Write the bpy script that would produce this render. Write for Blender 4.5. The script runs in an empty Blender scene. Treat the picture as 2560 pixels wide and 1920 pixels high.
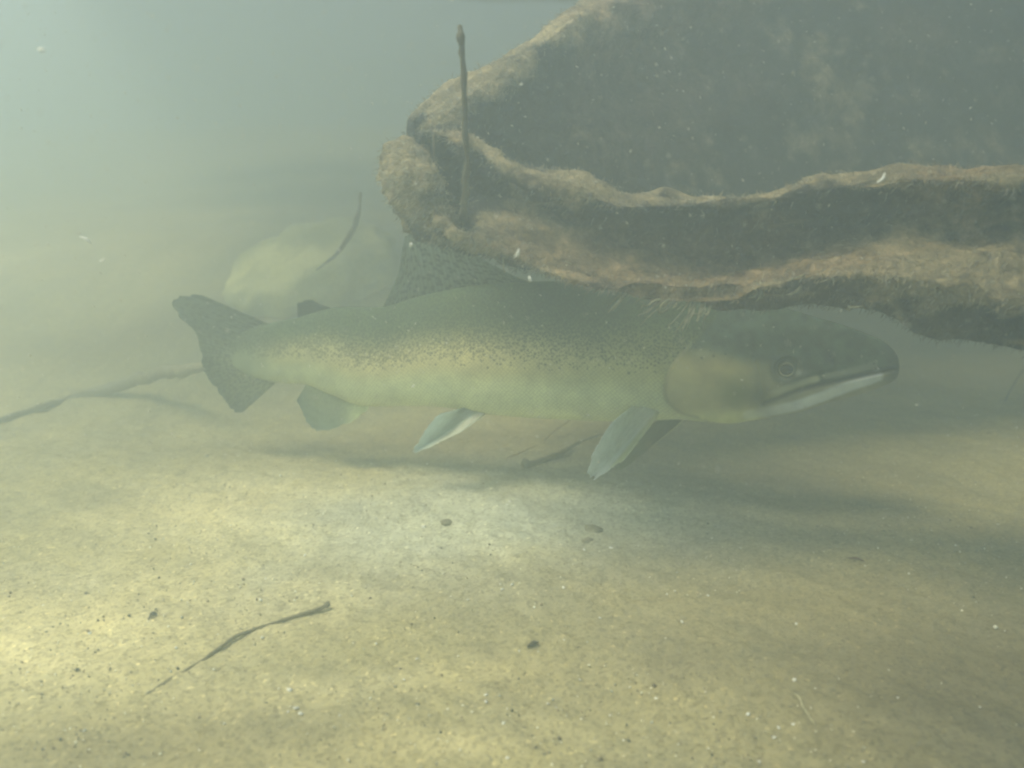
import bpy, math, random
import numpy as np
from mathutils import Vector
rng = np.random.default_rng(7); random.seed(7)
S = bpy.context.scene
COL = S.collection
R = math.radians

# ------------------------------------------------------------------ camera, light, exposure
CAM = np.array([0.0, 0.0, 0.30]); PITCH = R(12.0); TH = math.tan(R(30.0))
cd = bpy.data.cameras.new('camera'); cam = bpy.data.objects.new('camera', cd); COL.objects.link(cam)
cam.location = CAM; cam.rotation_euler = (R(90) - PITCH, 0, 0)
cd.sensor_width = 36; cd.lens = 18 / TH; cd.clip_start = 0.02; cd.clip_end = 500
cd.dof.use_dof = True; cd.dof.focus_distance = 0.74; cd.dof.aperture_fstop = 6.5
S.camera = cam

SUN_EL, SUN_AZ = R(60), R(-114)      # azimuth from +Y towards +X; negative = left of the view
w = bpy.data.worlds.new('World'); S.world = w; w.use_nodes = True
nt = w.node_tree; nt.nodes.clear()
sky = nt.nodes.new('ShaderNodeTexSky'); sky.sky_type = 'NISHITA'; sky.sun_disc = False
sky.sun_elevation = SUN_EL; sky.sun_rotation = SUN_AZ
bg = nt.nodes.new('ShaderNodeBackground'); bg.inputs[1].default_value = 0.15
ow = nt.nodes.new('ShaderNodeOutputWorld')
nt.links.new(sky.outputs[0], bg.inputs[0]); nt.links.new(bg.outputs[0], ow.inputs[0])
sd = bpy.data.lights.new('sun', 'SUN'); sun = bpy.data.objects.new('sun', sd); COL.objects.link(sun)
sdir = Vector((math.sin(SUN_AZ) * math.cos(SUN_EL), math.cos(SUN_AZ) * math.cos(SUN_EL), math.sin(SUN_EL)))
sun.rotation_euler = sdir.to_track_quat('Z', 'Y').to_euler()
sd.energy = 5.0; sd.angle = R(28); sd.color = (1.0, 0.90, 0.56)
S.view_settings.view_transform = 'Standard'; S.view_settings.look = 'None'
S.view_settings.gamma = 1; S.view_settings.use_curve_mapping = False
S.view_settings.exposure = 1.18
S.cycles.use_denoising = True
S.cycles.max_bounces = 10; S.cycles.volume_bounces = 5; S.cycles.transparent_max_bounces = 12
S.cycles.filter_width = 2.3
S.cycles.sample_clamp_indirect = 6.0

# ------------------------------------------------------------------ helpers
FW = np.array([0, math.cos(PITCH), -math.sin(PITCH)]); UP = np.array([0, math.sin(PITCH), math.cos(PITCH)])
def ray(px, py):
    return FW + np.array([1., 0, 0]) * ((px - 1280) / 1280 * TH) - UP * ((py - 960) / 1280 * TH)
def at(px, py, Y):
    d = ray(px, py); return CAM + d * (Y / d[1])
def on_ground(px, py, z=0.0):
    d = ray(px, py); return CAM + d * ((z - CAM[2]) / d[2])
def proj(P):
    P = np.asarray(P) - CAM; f = P @ FW
    return 1280 + P[..., 0] / f / TH * 1280, 960 - (P @ UP) / f / TH * 1280

def _h(ix, iy, iz, s):
    n = (ix.astype(np.int64) * 374761393 + iy.astype(np.int64) * 668265263 + iz.astype(np.int64) * 2147483647 + s * 1274126177) & 0xffffffff
    n = ((n ^ (n >> 13)) * 1103515245) & 0xffffffff
    n = ((n ^ (n >> 15)) * 2246822519) & 0xffffffff
    return ((n ^ (n >> 16)) & 0xffff) / 65535.0
def vnoise(P, freq, seed=0):
    Q = np.asarray(P, float) * freq; F = np.floor(Q); T = Q - F; T = T * T * T * (T * (T * 6 - 15) + 10)
    I = F.astype(np.int64); r = 0
    for a in (0, 1):
        for b in (0, 1):
            for c in (0, 1):
                wgt = (T[..., 0] if a else 1 - T[..., 0]) * (T[..., 1] if b else 1 - T[..., 1]) * (T[..., 2] if c else 1 - T[..., 2])
                r = r + wgt * _h(I[..., 0] + a, I[..., 1] + b, I[..., 2] + c, seed)
    return r * 2 - 1
def fbm(P, freq, oct=4, seed=0, gain=0.5):
    P = np.asarray(P, float); r = 0; amp = 1
    for k in range(oct):
        r = r + amp * vnoise(P + 13.7 * k, freq * 2 ** k, seed + k); amp *= gain
    return r
def ss(a, b, x):
    t = np.clip((x - a) / (b - a), 0, 1); return t * t * (3 - 2 * t)
def smooth_interp(xs, ys, x):
    """monotone cubic"""
    xs = np.asarray(xs, float); ys = np.asarray(ys, float)
    o = np.argsort(xs); xs = xs[o]; ys = ys[o]
    h = np.diff(xs); d = np.diff(ys) / h
    m = np.zeros_like(ys); m[0] = d[0]; m[-1] = d[-1]
    for i in range(1, len(xs) - 1):
        m[i] = 0 if d[i - 1] * d[i] <= 0 else 2 * d[i - 1] * d[i] / (d[i - 1] + d[i])
    x = np.clip(np.asarray(x, float), xs[0], xs[-1])
    k = np.clip(np.searchsorted(xs, x) - 1, 0, len(h) - 1)
    t = (x - xs[k]) / h[k]
    return ((2*t**3-3*t**2+1)*ys[k] + (t**3-2*t**2+t)*h[k]*m[k] + (-2*t**3+3*t**2)*ys[k+1] + (t**3-t**2)*h[k]*m[k+1])
def catmull(P, n):
    P = np.asarray(P, float); Q = np.vstack([2*P[0]-P[1], P, 2*P[-1]-P[-2]])
    out = []
    u = np.linspace(0, len(P) - 1, n); k = np.minimum(u.astype(int), len(P) - 2); t = (u - k)[:, None]
    a, b, c, d = Q[k], Q[k+1], Q[k+2], Q[k+3]
    return 0.5 * ((2*b) + (-a+c)*t + (2*a-5*b+4*c-d)*t*t + (-a+3*b-3*c+d)*t**3)

def make_mesh(name, V, F, mat=None, parent=None, smooth=True, colors=None, attrs=None):
    me = bpy.data.meshes.new(name)
    V = np.ascontiguousarray(V, dtype=np.float32); 
    if isinstance(F, np.ndarray):
        n, k = F.shape
        me.vertices.add(len(V)); me.vertices.foreach_set('co', V.ravel())
        me.loops.add(n * k); me.loops.foreach_set('vertex_index', F.astype(np.int32).ravel())
        me.polygons.add(n); me.polygons.foreach_set('loop_start', np.arange(0, n * k, k, dtype=np.int32))
        me.polygons.foreach_set('loop_total', np.full(n, k, dtype=np.int32))
        me.update(calc_edges=True)
    else:
        me.from_pydata(V.tolist(), [], F); me.update()
    me.validate()
    if smooth: me.polygons.foreach_set('use_smooth', [True] * len(me.polygons))
    if colors is not None:
        a = me.color_attributes.new('col', 'FLOAT_COLOR', 'POINT')
        c = np.ones((len(V), 4), np.float32); c[:, :3] = colors; a.data.foreach_set('color', c.ravel())
    for k, v in (attrs or {}).items():
        a = me.attributes.new(k, 'FLOAT_VECTOR', 'POINT'); a.data.foreach_set('vector', np.ascontiguousarray(v, dtype=np.float32).ravel())
    if mat: me.materials.append(mat)
    o = bpy.data.objects.new(name, me); COL.objects.link(o)
    if parent: o.parent = parent
    return o
def grid_faces(nu, nv, wrap_v=False):
    i = np.arange(nu - 1)[:, None]; j = np.arange(nv if wrap_v else nv - 1)[None, :]
    j2 = (j + 1) % nv
    a = i * nv + j; b = i * nv + j2; c = (i + 1) * nv + j2; d = (i + 1) * nv + j
    return np.stack([a, b, c, d], -1).reshape(-1, 4)
def tag(o, label=None, cat=None, group=None, kind=None):
    if label: o['label'] = label
    if cat: o['category'] = cat
    if group: o['group'] = group
    if kind: o['kind'] = kind
    return o
def empty(name, loc=(0, 0, 0)):
    o = bpy.data.objects.new(name, None); COL.objects.link(o); o.location = loc; o.empty_display_size = .02; return o
def child(o, parent):
    o.parent = parent; o.matrix_parent_inverse.identity()
    o.location = -Vector(parent.location); return o

class NT:
    def __init__(s, name):
        s.m = bpy.data.materials.new(name); s.m.use_nodes = True; s.t = s.m.node_tree; s.t.nodes.clear()
        s.out = s.t.nodes.new('ShaderNodeOutputMaterial')
    def n(s, typ, **kw):
        x = s.t.nodes.new('ShaderNode' + typ)
        for k, v in kw.items():
            if k.startswith('i_'):
                key = k[2:]; key = int(key) if key.isdigit() else key.replace('_', ' ')
                s.set(x.inputs[key], v)
            else: setattr(x, k, v)
        return x
    def set(s, inp, v):
        if isinstance(v, bpy.types.NodeSocket): s.t.links.new(v, inp)
        else: inp.default_value = v
    def noise(s, vec, scale, detail=4, rough=.55, dist=0):
        x = s.n('TexNoise', i_Scale=scale, i_Detail=detail, i_Roughness=rough, i_Distortion=dist)
        if vec is not None: s.t.links.new(vec, x.inputs['Vector'])
        return x.outputs['Fac']
    def ramp(s, fac, stops):
        x = s.n('ValToRGB'); s.t.links.new(fac, x.inputs[0]); e = x.color_ramp.elements
        while len(e) < len(stops): e.new(.5)
        for k, (p, c) in enumerate(stops):
            e[k].position = p; e[k].color = (*c, 1) if len(c) == 3 else c
        return x.outputs[0]
    def mix(s, fac, a, b, mode='MIX'):
        x = s.n('Mix', data_type='RGBA', blend_type=mode)
        s.set(x.inputs[0], fac)
        for inp, v in ((x.inputs[6], a), (x.inputs[7], b)):
            s.set(inp, (*v, 1) if isinstance(v, tuple) and len(v) == 3 else v)
        return x.outputs[2]
    def math(s, op, a, b=0.5, c=None):
        x = s.n('Math', operation=op); s.set(x.inputs[0], a); s.set(x.inputs[1], b)
        if c is not None: s.set(x.inputs[2], c)
        return x.outputs[0]
    def mapr(s, v, a, b, c=0., d=1.):
        x = s.n('MapRange'); s.set(x.inputs[0], v)
        for k, q in enumerate((a, b, c, d)): x.inputs[k + 1].default_value = q
        return x.outputs[0]
    def bump(s, h, strength, dist):
        return s.n('Bump', i_Height=h, i_Strength=strength, i_Distance=dist).outputs[0]
    def principled(s, color, rough=.8, normal=None, spec=.3, **kw):
        p = s.n('BsdfPrincipled'); s.set(p.inputs['Base Color'], (*color, 1) if isinstance(color, tuple) and len(color) == 3 else color)
        s.set(p.inputs['Roughness'], rough); p.inputs['Specular IOR Level'].default_value = spec
        if normal is not None: s.t.links.new(normal, p.inputs['Normal'])
        s.t.links.new(p.outputs[0], s.out.inputs[0]); return p

# ------------------------------------------------------------------ materials
def mat_sand():
    m = NT('river_sand'); pos = m.n('NewGeometry').outputs['Position']
    col = m.n('Attribute', attribute_name='col').outputs['Color']
    n1 = m.noise(pos, 9, 5, .6); n2 = m.noise(pos, 60, 5, .65); n3 = m.noise(pos, 520, 3, .7)
    vor = m.n('TexVoronoi', i_Scale=420.0); m.t.links.new(pos, vor.inputs['Vector'])
    c = m.mix(m.mapr(n1, .35, .65), (.90, .90, .93), (1.07, 1.04, .97))
    c = m.mix(1, col, c, 'MULTIPLY')
    c = m.mix(m.mapr(n2, .2, .8), m.mix(1, c, (.82, .82, .82), 'MULTIPLY'), m.mix(1, c, (1.12, 1.11, 1.08), 'MULTIPLY'))
    g = m.ramp(vor.outputs['Color'], [(0, (.45, .43, .40)), (.5, (1, 1, 1)), (.86, (1.1, 1.1, 1.05)), (1, (2.0, 1.9, 1.8))])
    c = m.mix(.75, c, m.mix(1, c, g, 'MULTIPLY'))
    h = m.math('ADD', m.math('MULTIPLY', n2, 1.2), m.math('MULTIPLY', n3, .6))
    m.principled(c, .95, m.bump(h, .55, .004), .15); return m.m
def mat_wood():
    m = NT('waterlogged_wood'); pos = m.n('NewGeometry').outputs['Position']
    col = m.n('Attribute', attribute_name='col').outputs['Color']
    n1 = m.noise(pos, 28, 6, .65, .6); n2 = m.noise(pos, 160, 5, .7, .5); n3 = m.noise(pos, 600, 3, .7)
    c = m.mix(m.mapr(n1, .3, .7), m.mix(1, col, (.45, .45, .52), 'MULTIPLY'), m.mix(1, col, (1.7, 1.6, 1.4), 'MULTIPLY'))
    c = m.mix(m.mapr(n2, .35, .68), m.mix(1, c, (.60, .60, .62), 'MULTIPLY'), m.mix(1, c, (1.4, 1.38, 1.3), 'MULTIPLY'))
    h = m.math('ADD', n2, m.math('MULTIPLY', n3, .4))
    m.principled(c, .95, m.bump(h, 1, .006), .1); return m.m
def mat_vcol(name, rough=.9, transl=0.0, gain=1.0):
    m = NT(name); pos = m.n('NewGeometry').outputs['Position']
    col = m.n('Attribute', attribute_name='col').outputs['Color']
    n = m.noise(pos, 300, 3, .6)
    c = m.mix(1, col, m.mix(m.mapr(n, .3, .7), (.75, .75, .75), (1.25, 1.25, 1.25)), 'MULTIPLY')
    p = m.principled(c, rough, None, .2)
    if transl:
        t = m.n('BsdfTranslucent'); m.t.links.new(c, t.inputs[0])
        mx = m.n('MixShader', i_0=transl); m.t.links.new(p.outputs[0], mx.inputs[1]); m.t.links.new(t.outputs[0], mx.inputs[2])
        m.t.links.new(mx.outputs[0], m.out.inputs[0])
    return m.m
def mat_plain(name, color, rough=.85, scale=200, spec=.2):
    m = NT(name); pos = m.n('NewGeometry').outputs['Position']
    n = m.noise(pos, scale, 4, .6)
    c = m.mix(m.mapr(n, .3, .7), tuple(k * .65 for k in color), tuple(min(1, k * 1.3) for k in color))
    m.principled(c, rough, m.bump(n, .5, .002), spec); return m.m
def mat_fish():
    m = NT('trout_skin')
    col = m.n('Attribute', attribute_name='col').outputs['Color']
    fuv = m.n('Attribute', attribute_name='fuv').outputs['Vector']   # x: metres along the body, y: metres down the side, z: spot density
    sep = m.n('SeparateXYZ'); m.t.links.new(fuv, sep.inputs[0])
    cmb = m.n('CombineXYZ'); m.t.links.new(sep.outputs[0], cmb.inputs[0]); m.t.links.new(sep.outputs[1], cmb.inputs[1])
    v2 = cmb.outputs[0]
    dens = sep.outputs[2]
    wob = m.noise(v2, 90, 2)
    spots = None
    for sc_, off, rad in ((300.0, 0.0, .30), (420.0, 3.3, .28)):
        mp = m.n('Mapping'); mp.inputs['Location'].default_value = (off, off * .7, 0); m.t.links.new(v2, mp.inputs[0])
        vo = m.n('TexVoronoi', i_Scale=sc_, i_Randomness=.95, voronoi_dimensions='2D'); m.t.links.new(mp.outputs[0], vo.inputs['Vector'])
        rnd = m.n('SeparateColor'); m.t.links.new(vo.outputs['Color'], rnd.inputs[0])
        keep = m.math('LESS_THAN', rnd.outputs[0], dens)
        r_ = m.math('MULTIPLY_ADD', rnd.outputs[1], .22, rad - .08)
        d = m.math('SUBTRACT', r_, m.math('ADD', vo.outputs['Distance'], m.math('MULTIPLY', m.math('SUBTRACT', wob, .5), .10)))
        sp = m.math('MULTIPLY', m.mapr(d, -.12, .16), keep)
        spots = sp if spots is None else m.math('MAXIMUM', spots, sp)
    # scale rows
    sc1 = m.n('TexVoronoi', i_Scale=330.0, i_Randomness=.25, voronoi_dimensions='2D')
    mp = m.n('Mapping'); mp.inputs['Rotation'].default_value = (0, 0, R(45)); m.t.links.new(v2, mp.inputs[0]); m.t.links.new(mp.outputs[0], sc1.inputs['Vector'])
    n = m.noise(v2, 45, 5, .6); nf = m.noise(v2, 14, 3, .5)
    c = m.mix(m.mapr(n, .3, .7), m.mix(1, col, (.80, .80, .80), 'MULTIPLY'), m.mix(1, col, (1.2, 1.2, 1.15), 'MULTIPLY'))
    c = m.mix(m.mapr(nf, .3, .7), m.mix(1, c, (.97, .98, .99), 'MULTIPLY'), m.mix(1, c, (1.03, 1.02, 1.0), 'MULTIPLY'))
    smk = m.n('SeparateXYZ'); m.t.links.new(m.n('Attribute', attribute_name='msk').outputs['Vector'], smk.inputs[0])
    c_s = m.mix(m.mapr(sc1.outputs['Distance'], .1, .6), m.mix(1, c, (1.12, 1.12, 1.12), 'MULTIPLY'), m.mix(1, c, (.76, .76, .76), 'MULTIPLY'))
    c = m.mix(smk.outputs[0], c, c_s)
    c = m.mix(m.math('MULTIPLY', spots, .8), c, (.016, .022, .014))
    m.principled(c, .68, m.bump(sc1.outputs['Distance'], .25, .0006), .22); return m.m
def mat_fin(name, transl=.55, rays=260.0):
    m = NT(name)
    col = m.n('Attribute', attribute_name='col').outputs['Color']
    fuv = m.n('Attribute', attribute_name='fuv').outputs['Vector']   # x: across the rays 0-1, y: along the rays 0-1, z: spots
    sep = m.n('SeparateXYZ'); m.t.links.new(fuv, sep.inputs[0])
    wv = m.math('SINE', m.math('MULTIPLY', sep.outputs[0], rays))
    wv = m.mapr(wv, -1, 1)
    cmb = m.n('CombineXYZ'); m.t.links.new(m.math('MULTIPLY', sep.outputs[0], 26), cmb.inputs[0]); m.t.links.new(m.math('MULTIPLY', sep.outputs[1], 12), cmb.inputs[1])
    vo = m.n('TexVoronoi', i_Scale=1.0, i_Randomness=1.0, voronoi_dimensions='2D'); m.t.links.new(cmb.outputs[0], vo.inputs['Vector'])
    sp = m.math('MULTIPLY', m.mapr(vo.outputs['Distance'], .42, .25), sep.outputs[2])
    n = m.noise(fuv, 9, 4, .6)
    c = m.mix(wv, m.mix(1, col, (.72, .72, .72), 'MULTIPLY'), m.mix(1, col, (1.15, 1.15, 1.15), 'MULTIPLY'))
    c = m.mix(m.mapr(n, .3, .7), m.mix(1, c, (.85, .85, .85), 'MULTIPLY'), m.mix(1, c, (1.12, 1.12, 1.12), 'MULTIPLY'))
    c = m.mix(m.math('MULTIPLY', sp, .8), c, (.015, .018, .014))
    p = m.principled(c, .55, m.bump(wv, .6, .0006), .3)
    t = m.n('BsdfTranslucent'); m.t.links.new(c, t.inputs[0])
    mx = m.n('MixShader', i_0=transl); m.t.links.new(p.outputs[0], mx.inputs[1]); m.t.links.new(t.outputs[0], mx.inputs[2])
    m.t.links.new(mx.outputs[0], m.out.inputs[0]); return m.m

SAND = mat_sand(); WOOD = mat_wood(); FUZZ = mat_vcol('algae_strands', .9, .3); SKIN = mat_fish()
GRAIN = mat_vcol('gravel_grains', .8); FIN = mat_fin('fin_membrane')
TWIG = mat_plain('dark_twig_bark', (.10, .090, .066)); PEB = mat_plain('pale_pebble', (.92, .90, .80), .7, 400)

# ------------------------------------------------------------------ haze: the murky water
HX0, HX1, HY0, HY1, HZ0, HZ1 = -7., 7., -4., 12., -1.6, 1.32
V = np.array([(x, y, z) for x in (HX0, HX1) for y in (HY0, HY1) for z in (HZ0, HZ1)])
Fc = [(0, 1, 3, 2), (4, 6, 7, 5), (0, 4, 5, 1), (2, 3, 7, 6), (0, 2, 6, 4), (1, 5, 7, 3)]
mh = NT('murky_water'); pv = mh.n('VolumePrincipled')
pv.inputs['Color'].default_value = (.548, .642, .688, 1); pv.inputs['Density'].default_value = .89; pv.inputs['Anisotropy'].default_value = .35
mh.t.links.new(pv.outputs[0], mh.out.inputs['Volume'])
hz = make_mesh('haze', V, Fc, mh.m, smooth=False)
tag(hz, 'milky green river water filling the whole view', kind='stuff')

# ------------------------------------------------------------------ river bed
def bed_h(x, y):
    P = np.stack([x, y, np.zeros_like(x)], -1)
    h = .020 * fbm(P, 1.6, 3, 3) + .007 * fbm(P, 6, 3, 11)
    Q = P @ np.array([[.87, .5, 0], [-.5, .87, 0], [0, 0, 1.]]) * np.array([1., 2.2, 1])
    h = h + .0022 * fbm(Q, 14, 3, 21)
    near = np.exp(-((x) ** 2 + (y - .7) ** 2) / .5)
    h = h * (1 - .55 * near)
    h = h + .10 * ss(1.6, 4.5, y) + .25 * ss(1.05, 2.5, y) * ss(.7, -.3, x) + .3 * ss(2.5, 5, y) 
    # silt bank rising behind the tail
    h = h + .06 * np.exp(-((x + .30) / .40) ** 2 - ((y - 1.88) / .36) ** 2) * (1 + .25 * fbm(P, 5, 2, 41))
    return h
def bed_axis(lo, hi, c0, c1, fine, g=1.12):
    a = list(np.arange(c0, c1, fine)); s = fine
    while a[-1] < hi: s *= g; a.append(a[-1] + s)
    s = fine
    while a[0] > lo: s *= g; a.insert(0, a[0] - s)
    return np.array(a)
gx = bed_axis(-200, 200, -.75, .75, .0035); gy = bed_axis(-60, 300, .30, 1.15, .0035)
X, Y = np.meshgrid(gx, gy, indexing='ij')
Z = bed_h(X, Y); P = np.stack([X, Y, Z], -1).reshape(-1, 3)
fine = (np.abs(P[:, 0]) < 1.2) & (P[:, 1] > .15) & (P[:, 1] < 1.8)
P0 = P * np.array([1, 1, 0])
P[:, 2] += np.where(fine, .0013 * fbm(P0, 90, 3, 31), 0)
bpx, bpy_ = proj(P)
bpx = np.where(P[:, 1] > .1, bpx, 0); bpy_ = np.where(P[:, 1] > .1, bpy_, 3000)
def blob(P, px, py, rx, ry, ang=0):
    c = on_ground(px, py); ca, sa = math.cos(ang), math.sin(ang)
    dx = P[:, 0] - c[0]; dy = P[:, 1] - c[1]
    u = (dx * ca + dy * sa) / rx; v = (-dx * sa + dy * ca) / ry
    wv = .35 * fbm(P * np.array([1, 1, 0]), 11, 3, 77)
    return np.exp(-np.clip(u * u + v * v + wv * (u * u + v * v), 0, 30))
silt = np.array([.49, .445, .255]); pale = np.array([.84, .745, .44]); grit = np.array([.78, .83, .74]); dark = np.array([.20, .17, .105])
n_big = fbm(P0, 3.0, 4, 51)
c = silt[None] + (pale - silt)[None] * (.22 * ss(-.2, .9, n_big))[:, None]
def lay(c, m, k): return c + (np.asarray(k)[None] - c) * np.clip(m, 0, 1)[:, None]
c = lay(c, .95 * blob(P, 60, 1640, .16, .09, .3), pale)  # sun dapple painted as paler bed colour
c = lay(c, .9 * blob(P, 600, 1270, .13, .085, .3), pale)  # second sun dapple, likewise put into the colour
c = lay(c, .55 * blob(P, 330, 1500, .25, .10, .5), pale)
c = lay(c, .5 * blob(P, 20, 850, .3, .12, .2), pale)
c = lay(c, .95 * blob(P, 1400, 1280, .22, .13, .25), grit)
c = lay(c, .6 * blob(P, 2420, 985, .22, .10, 0), pale)  # bed lightened in colour where light reaches the sand beyond the snout
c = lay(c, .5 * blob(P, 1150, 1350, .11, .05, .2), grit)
mpx, mpy = bpx, bpy_
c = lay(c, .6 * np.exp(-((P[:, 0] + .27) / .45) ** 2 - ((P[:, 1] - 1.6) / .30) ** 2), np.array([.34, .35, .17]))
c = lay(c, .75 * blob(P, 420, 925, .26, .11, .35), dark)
c = lay(c, .6 * blob(P, 1850, 1190, .20, .11, -.1), dark)  # cast shadow below the head painted into the bed colour
c = lay(c, .6 * blob(P, 1080, 1115, .28, .07, .05), dark)  # shadow under the trout's belly painted into the bed colour
c = lay(c, .25 * blob(P, 1450, 1780, .2, .06, .1), pale)  # bottom middle lightened in colour to offset the shade there
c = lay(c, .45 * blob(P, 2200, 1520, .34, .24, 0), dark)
c = lay(c, .9 * blob(P, 2440, 1780, .16, .15, 0), dark)  # shading of the lower right corner painted as darker bed
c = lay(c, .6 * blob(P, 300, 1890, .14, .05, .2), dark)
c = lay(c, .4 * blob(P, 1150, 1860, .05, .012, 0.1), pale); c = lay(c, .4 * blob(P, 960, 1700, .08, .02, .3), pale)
st = fbm((P @ np.array([[.87, .5, 0], [-.5, .87, 0], [0, 0, 1.]])) * np.array([1., 3.0, 1]), 11, 4, 61)
c = c * (1 + .10 * st)[:, None]
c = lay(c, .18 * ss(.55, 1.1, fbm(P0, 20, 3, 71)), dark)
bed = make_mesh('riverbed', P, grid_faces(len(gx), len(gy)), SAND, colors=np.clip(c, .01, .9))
tag(bed, kind='structure')
def gz(x, y): return float(bed_h(np.array([x]), np.array([y]))[0])
def on_bed(px, py):
    z = 0.0
    for _ in range(6):
        p = on_ground(px, py, z); z = gz(p[0], p[1])
    return p

# ------------------------------------------------------------------ little solids
def ico(sub=1):
    import bmesh
    bm = bmesh.new(); bmesh.ops.create_icosphere(bm, subdivisions=sub, radius=1.0)
    v = np.array([q.co[:] for q in bm.verts]); f = np.array([[q.index for q in p.verts] for p in bm.faces]); bm.free(); return v, f
IV, IF = ico(1); IV2, IF2 = ico(2)
def tube(path, radii, n=10, seed=0, rough=.0, closed=True, bump=1.0):
    path = np.asarray(path, float); m = len(path); T = np.gradient(path, axis=0); T /= np.linalg.norm(T, axis=1)[:, None]
    up = np.array([0, 0, 1.]) if abs(T[:, 2]).mean() < .8 else np.array([0, 1., 0])
    A = np.cross(T, up); A /= np.linalg.norm(A, axis=1)[:, None]; B = np.cross(A, T)
    th = np.linspace(0, 2 * np.pi, n, endpoint=False)
    r = np.asarray(radii)[:, None] * np.ones(n)[None]
    P = path[:, None] + (A[:, None] * np.cos(th)[None, :, None] + B[:, None] * np.sin(th)[None, :, None]) * r[..., None]
    if rough:
        nn = fbm(P, 1 / (np.mean(radii) * 3), 3, seed); P = path[:, None] + (P - path[:, None]) * (1 + rough * nn)[..., None]
    V = P.reshape(-1, 3); F = grid_faces(m, n, True).tolist()
    F.append(list(range(n))[::-1]); F.append([(m - 1) * n + k for k in range(n)])
    return V, F

# ------------------------------------------------------------------ the trout
def fY(x): return .80 + .21 * np.clip((.35 - x) / .74, 0, 1.2) ** 1.25
def fp(px, py):
    x = 0.
    Yv = .9
    for _ in range(12):
        p = at(px, py, Yv); Yv = float(fY(p[0]))
    return at(px, py, Yv)
top_px = [(2246, 915), (2243, 895), (2232, 874), (2205, 852), (2170, 836), (2108, 813), (2032, 791), (1971, 773), (1900, 757), (1780, 735), (1640, 715), (1480, 703), (1352, 704), (1200, 712), (1050, 740), (950, 768), (851, 768), (800, 777), (738, 795), (673, 808), (625, 820), (590, 836), (568, 852)]
bot_px = [(2246, 918), (2240, 940), (2226, 953), (2203, 964), (2146, 984), (2070, 1004), (1994, 1028), (1880, 1048), (1823, 1056), (1766, 1052), (1700, 1046), (1620, 1049), (1527, 1050), (1318, 1041), (1211, 1032), (1166, 1022), (1090, 1014), (1000, 1014), (912, 1014), (828, 984), (760, 960), (700, 956), (650, 948), (600, 928), (568, 905)]
tp = np.array([fp(*q) for q in top_px]); bp = np.array([fp(*q) for q in bot_px])
x_tip = max(tp[0, 0], bp[0, 0]) + .0005; x_end = max(tp[-1, 0], bp[-1, 0])
zt = lambda x: smooth_interp(tp[:, 0], tp[:, 2], x)
zb = lambda x: smooth_interp(bp[:, 0], bp[:, 2], x)
xh = x_tip - .215
s1 = x_tip - .215 * (1 - np.cos(np.linspace(0, np.pi / 2, 250))) ; s1 = x_tip - .215 * np.linspace(0, 1, 250) ** 1.35
s2 = np.linspace(xh, x_end, 240)[1:]
SX = np.concatenate([s1, s2]); NS = len(SX); NR = 176
u = (x_tip - SX)
HWf = smooth_interp([0, .004, .012, .03, .06, .09, .14, .19, .25, .34, .45, .55, .60, .65, .68], [.0015, .0085, .0130, .0185, .0235, .0275, .0335, .0365, .0375, .0350, .0270, .0175, .0110, .0045, .0012], u)
zT = zt(SX); zB = zb(SX); zc = (zT + zB) / 2; hh = np.maximum((zT - zB) / 2, .0006)
tx = np.gradient(fY(SX), SX); nrm = np.stack([-tx, np.ones_like(tx)], -1); nrm = -nrm / np.linalg.norm(nrm, axis=1)[:, None]   # towards the camera
th = np.linspace(0, 2 * np.pi, NR, endpoint=False)       # 0 = top, pi/2 = near side
cz = np.cos(th); sy = np.sin(th)
cw = np.sign(sy) * np.abs(sy) ** .86
B = np.zeros((NS, NR, 3))
B[..., 0] = SX[:, None] + nrm[:, 0:1] * HWf[:, None] * cw[None]
B[..., 1] = fY(SX)[:, None] + nrm[:, 1:2] * HWf[:, None] * cw[None]
B[..., 2] = zc[:, None] + hh[:, None] * cz[None] + (-.10 * hh[:, None] * (cw ** 2)[None])
mir = (-np.arange(NR)) % NR
near = np.arange(NR) <= NR // 2
idx = np.where(near, np.arange(NR), mir)
pxs, pys = proj(B); pxs = pxs[:, idx]; pys = pys[:, idx]
def pl_dist(px, py, pts):
    d = np.full(px.shape, 1e9); side = np.zeros(px.shape); tt = np.zeros(px.shape); L = 0
    pts = np.array(pts, float); tot = np.sum(np.linalg.norm(np.diff(pts, axis=0), axis=1))
    for a, b in zip(pts[:-1], pts[1:]):
        ab = b - a; l = np.linalg.norm(ab); t = np.clip(((px - a[0]) * ab[0] + (py - a[1]) * ab[1]) / l ** 2, 0, 1)
        dx = px - a[0] - t * ab[0]; dy = py - a[1] - t * ab[1]; q = np.hypot(dx, dy)
        sd_ = np.sign(ab[0] * dy - ab[1] * dx); k = q < d
        d = np.where(k, q, d); side = np.where(k, sd_, side); tt = np.where(k, (L + t * l) / tot, tt); L += l
    return d, side, tt
def pl_pts(pts, n=24): return catmull(pts, n)
disp = np.zeros((NS, NR))
mouth = pl_pts([(1908, 1010), (1945, 996), (2000, 975), (2060, 960), (2130, 945), (2190, 932), (2243, 921)])
dm, sm, tm = pl_dist(pxs, pys, mouth); disp -= .0030 * np.exp(-(dm / 5.5) ** 2)
maxu = pl_pts([(1922, 978), (1970, 958), (2040, 940), (2110, 925)])
dx_, sx_, t_ = pl_dist(pxs, pys, maxu); disp -= .0014 * np.exp(-(dx_ / 6) ** 2)
gill = pl_pts([(1712, 878), (1680, 915), (1664, 960), (1668, 1000), (1700, 1030), (1745, 1044)])
dg, sg, tg = pl_dist(pxs, pys, gill)
inside = sg < 0            # toward the head
disp += np.where(inside, .0022 * np.exp(-(dg / 70) ** 2), -.0016 * np.exp(-(dg / 10) ** 2))
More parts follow.
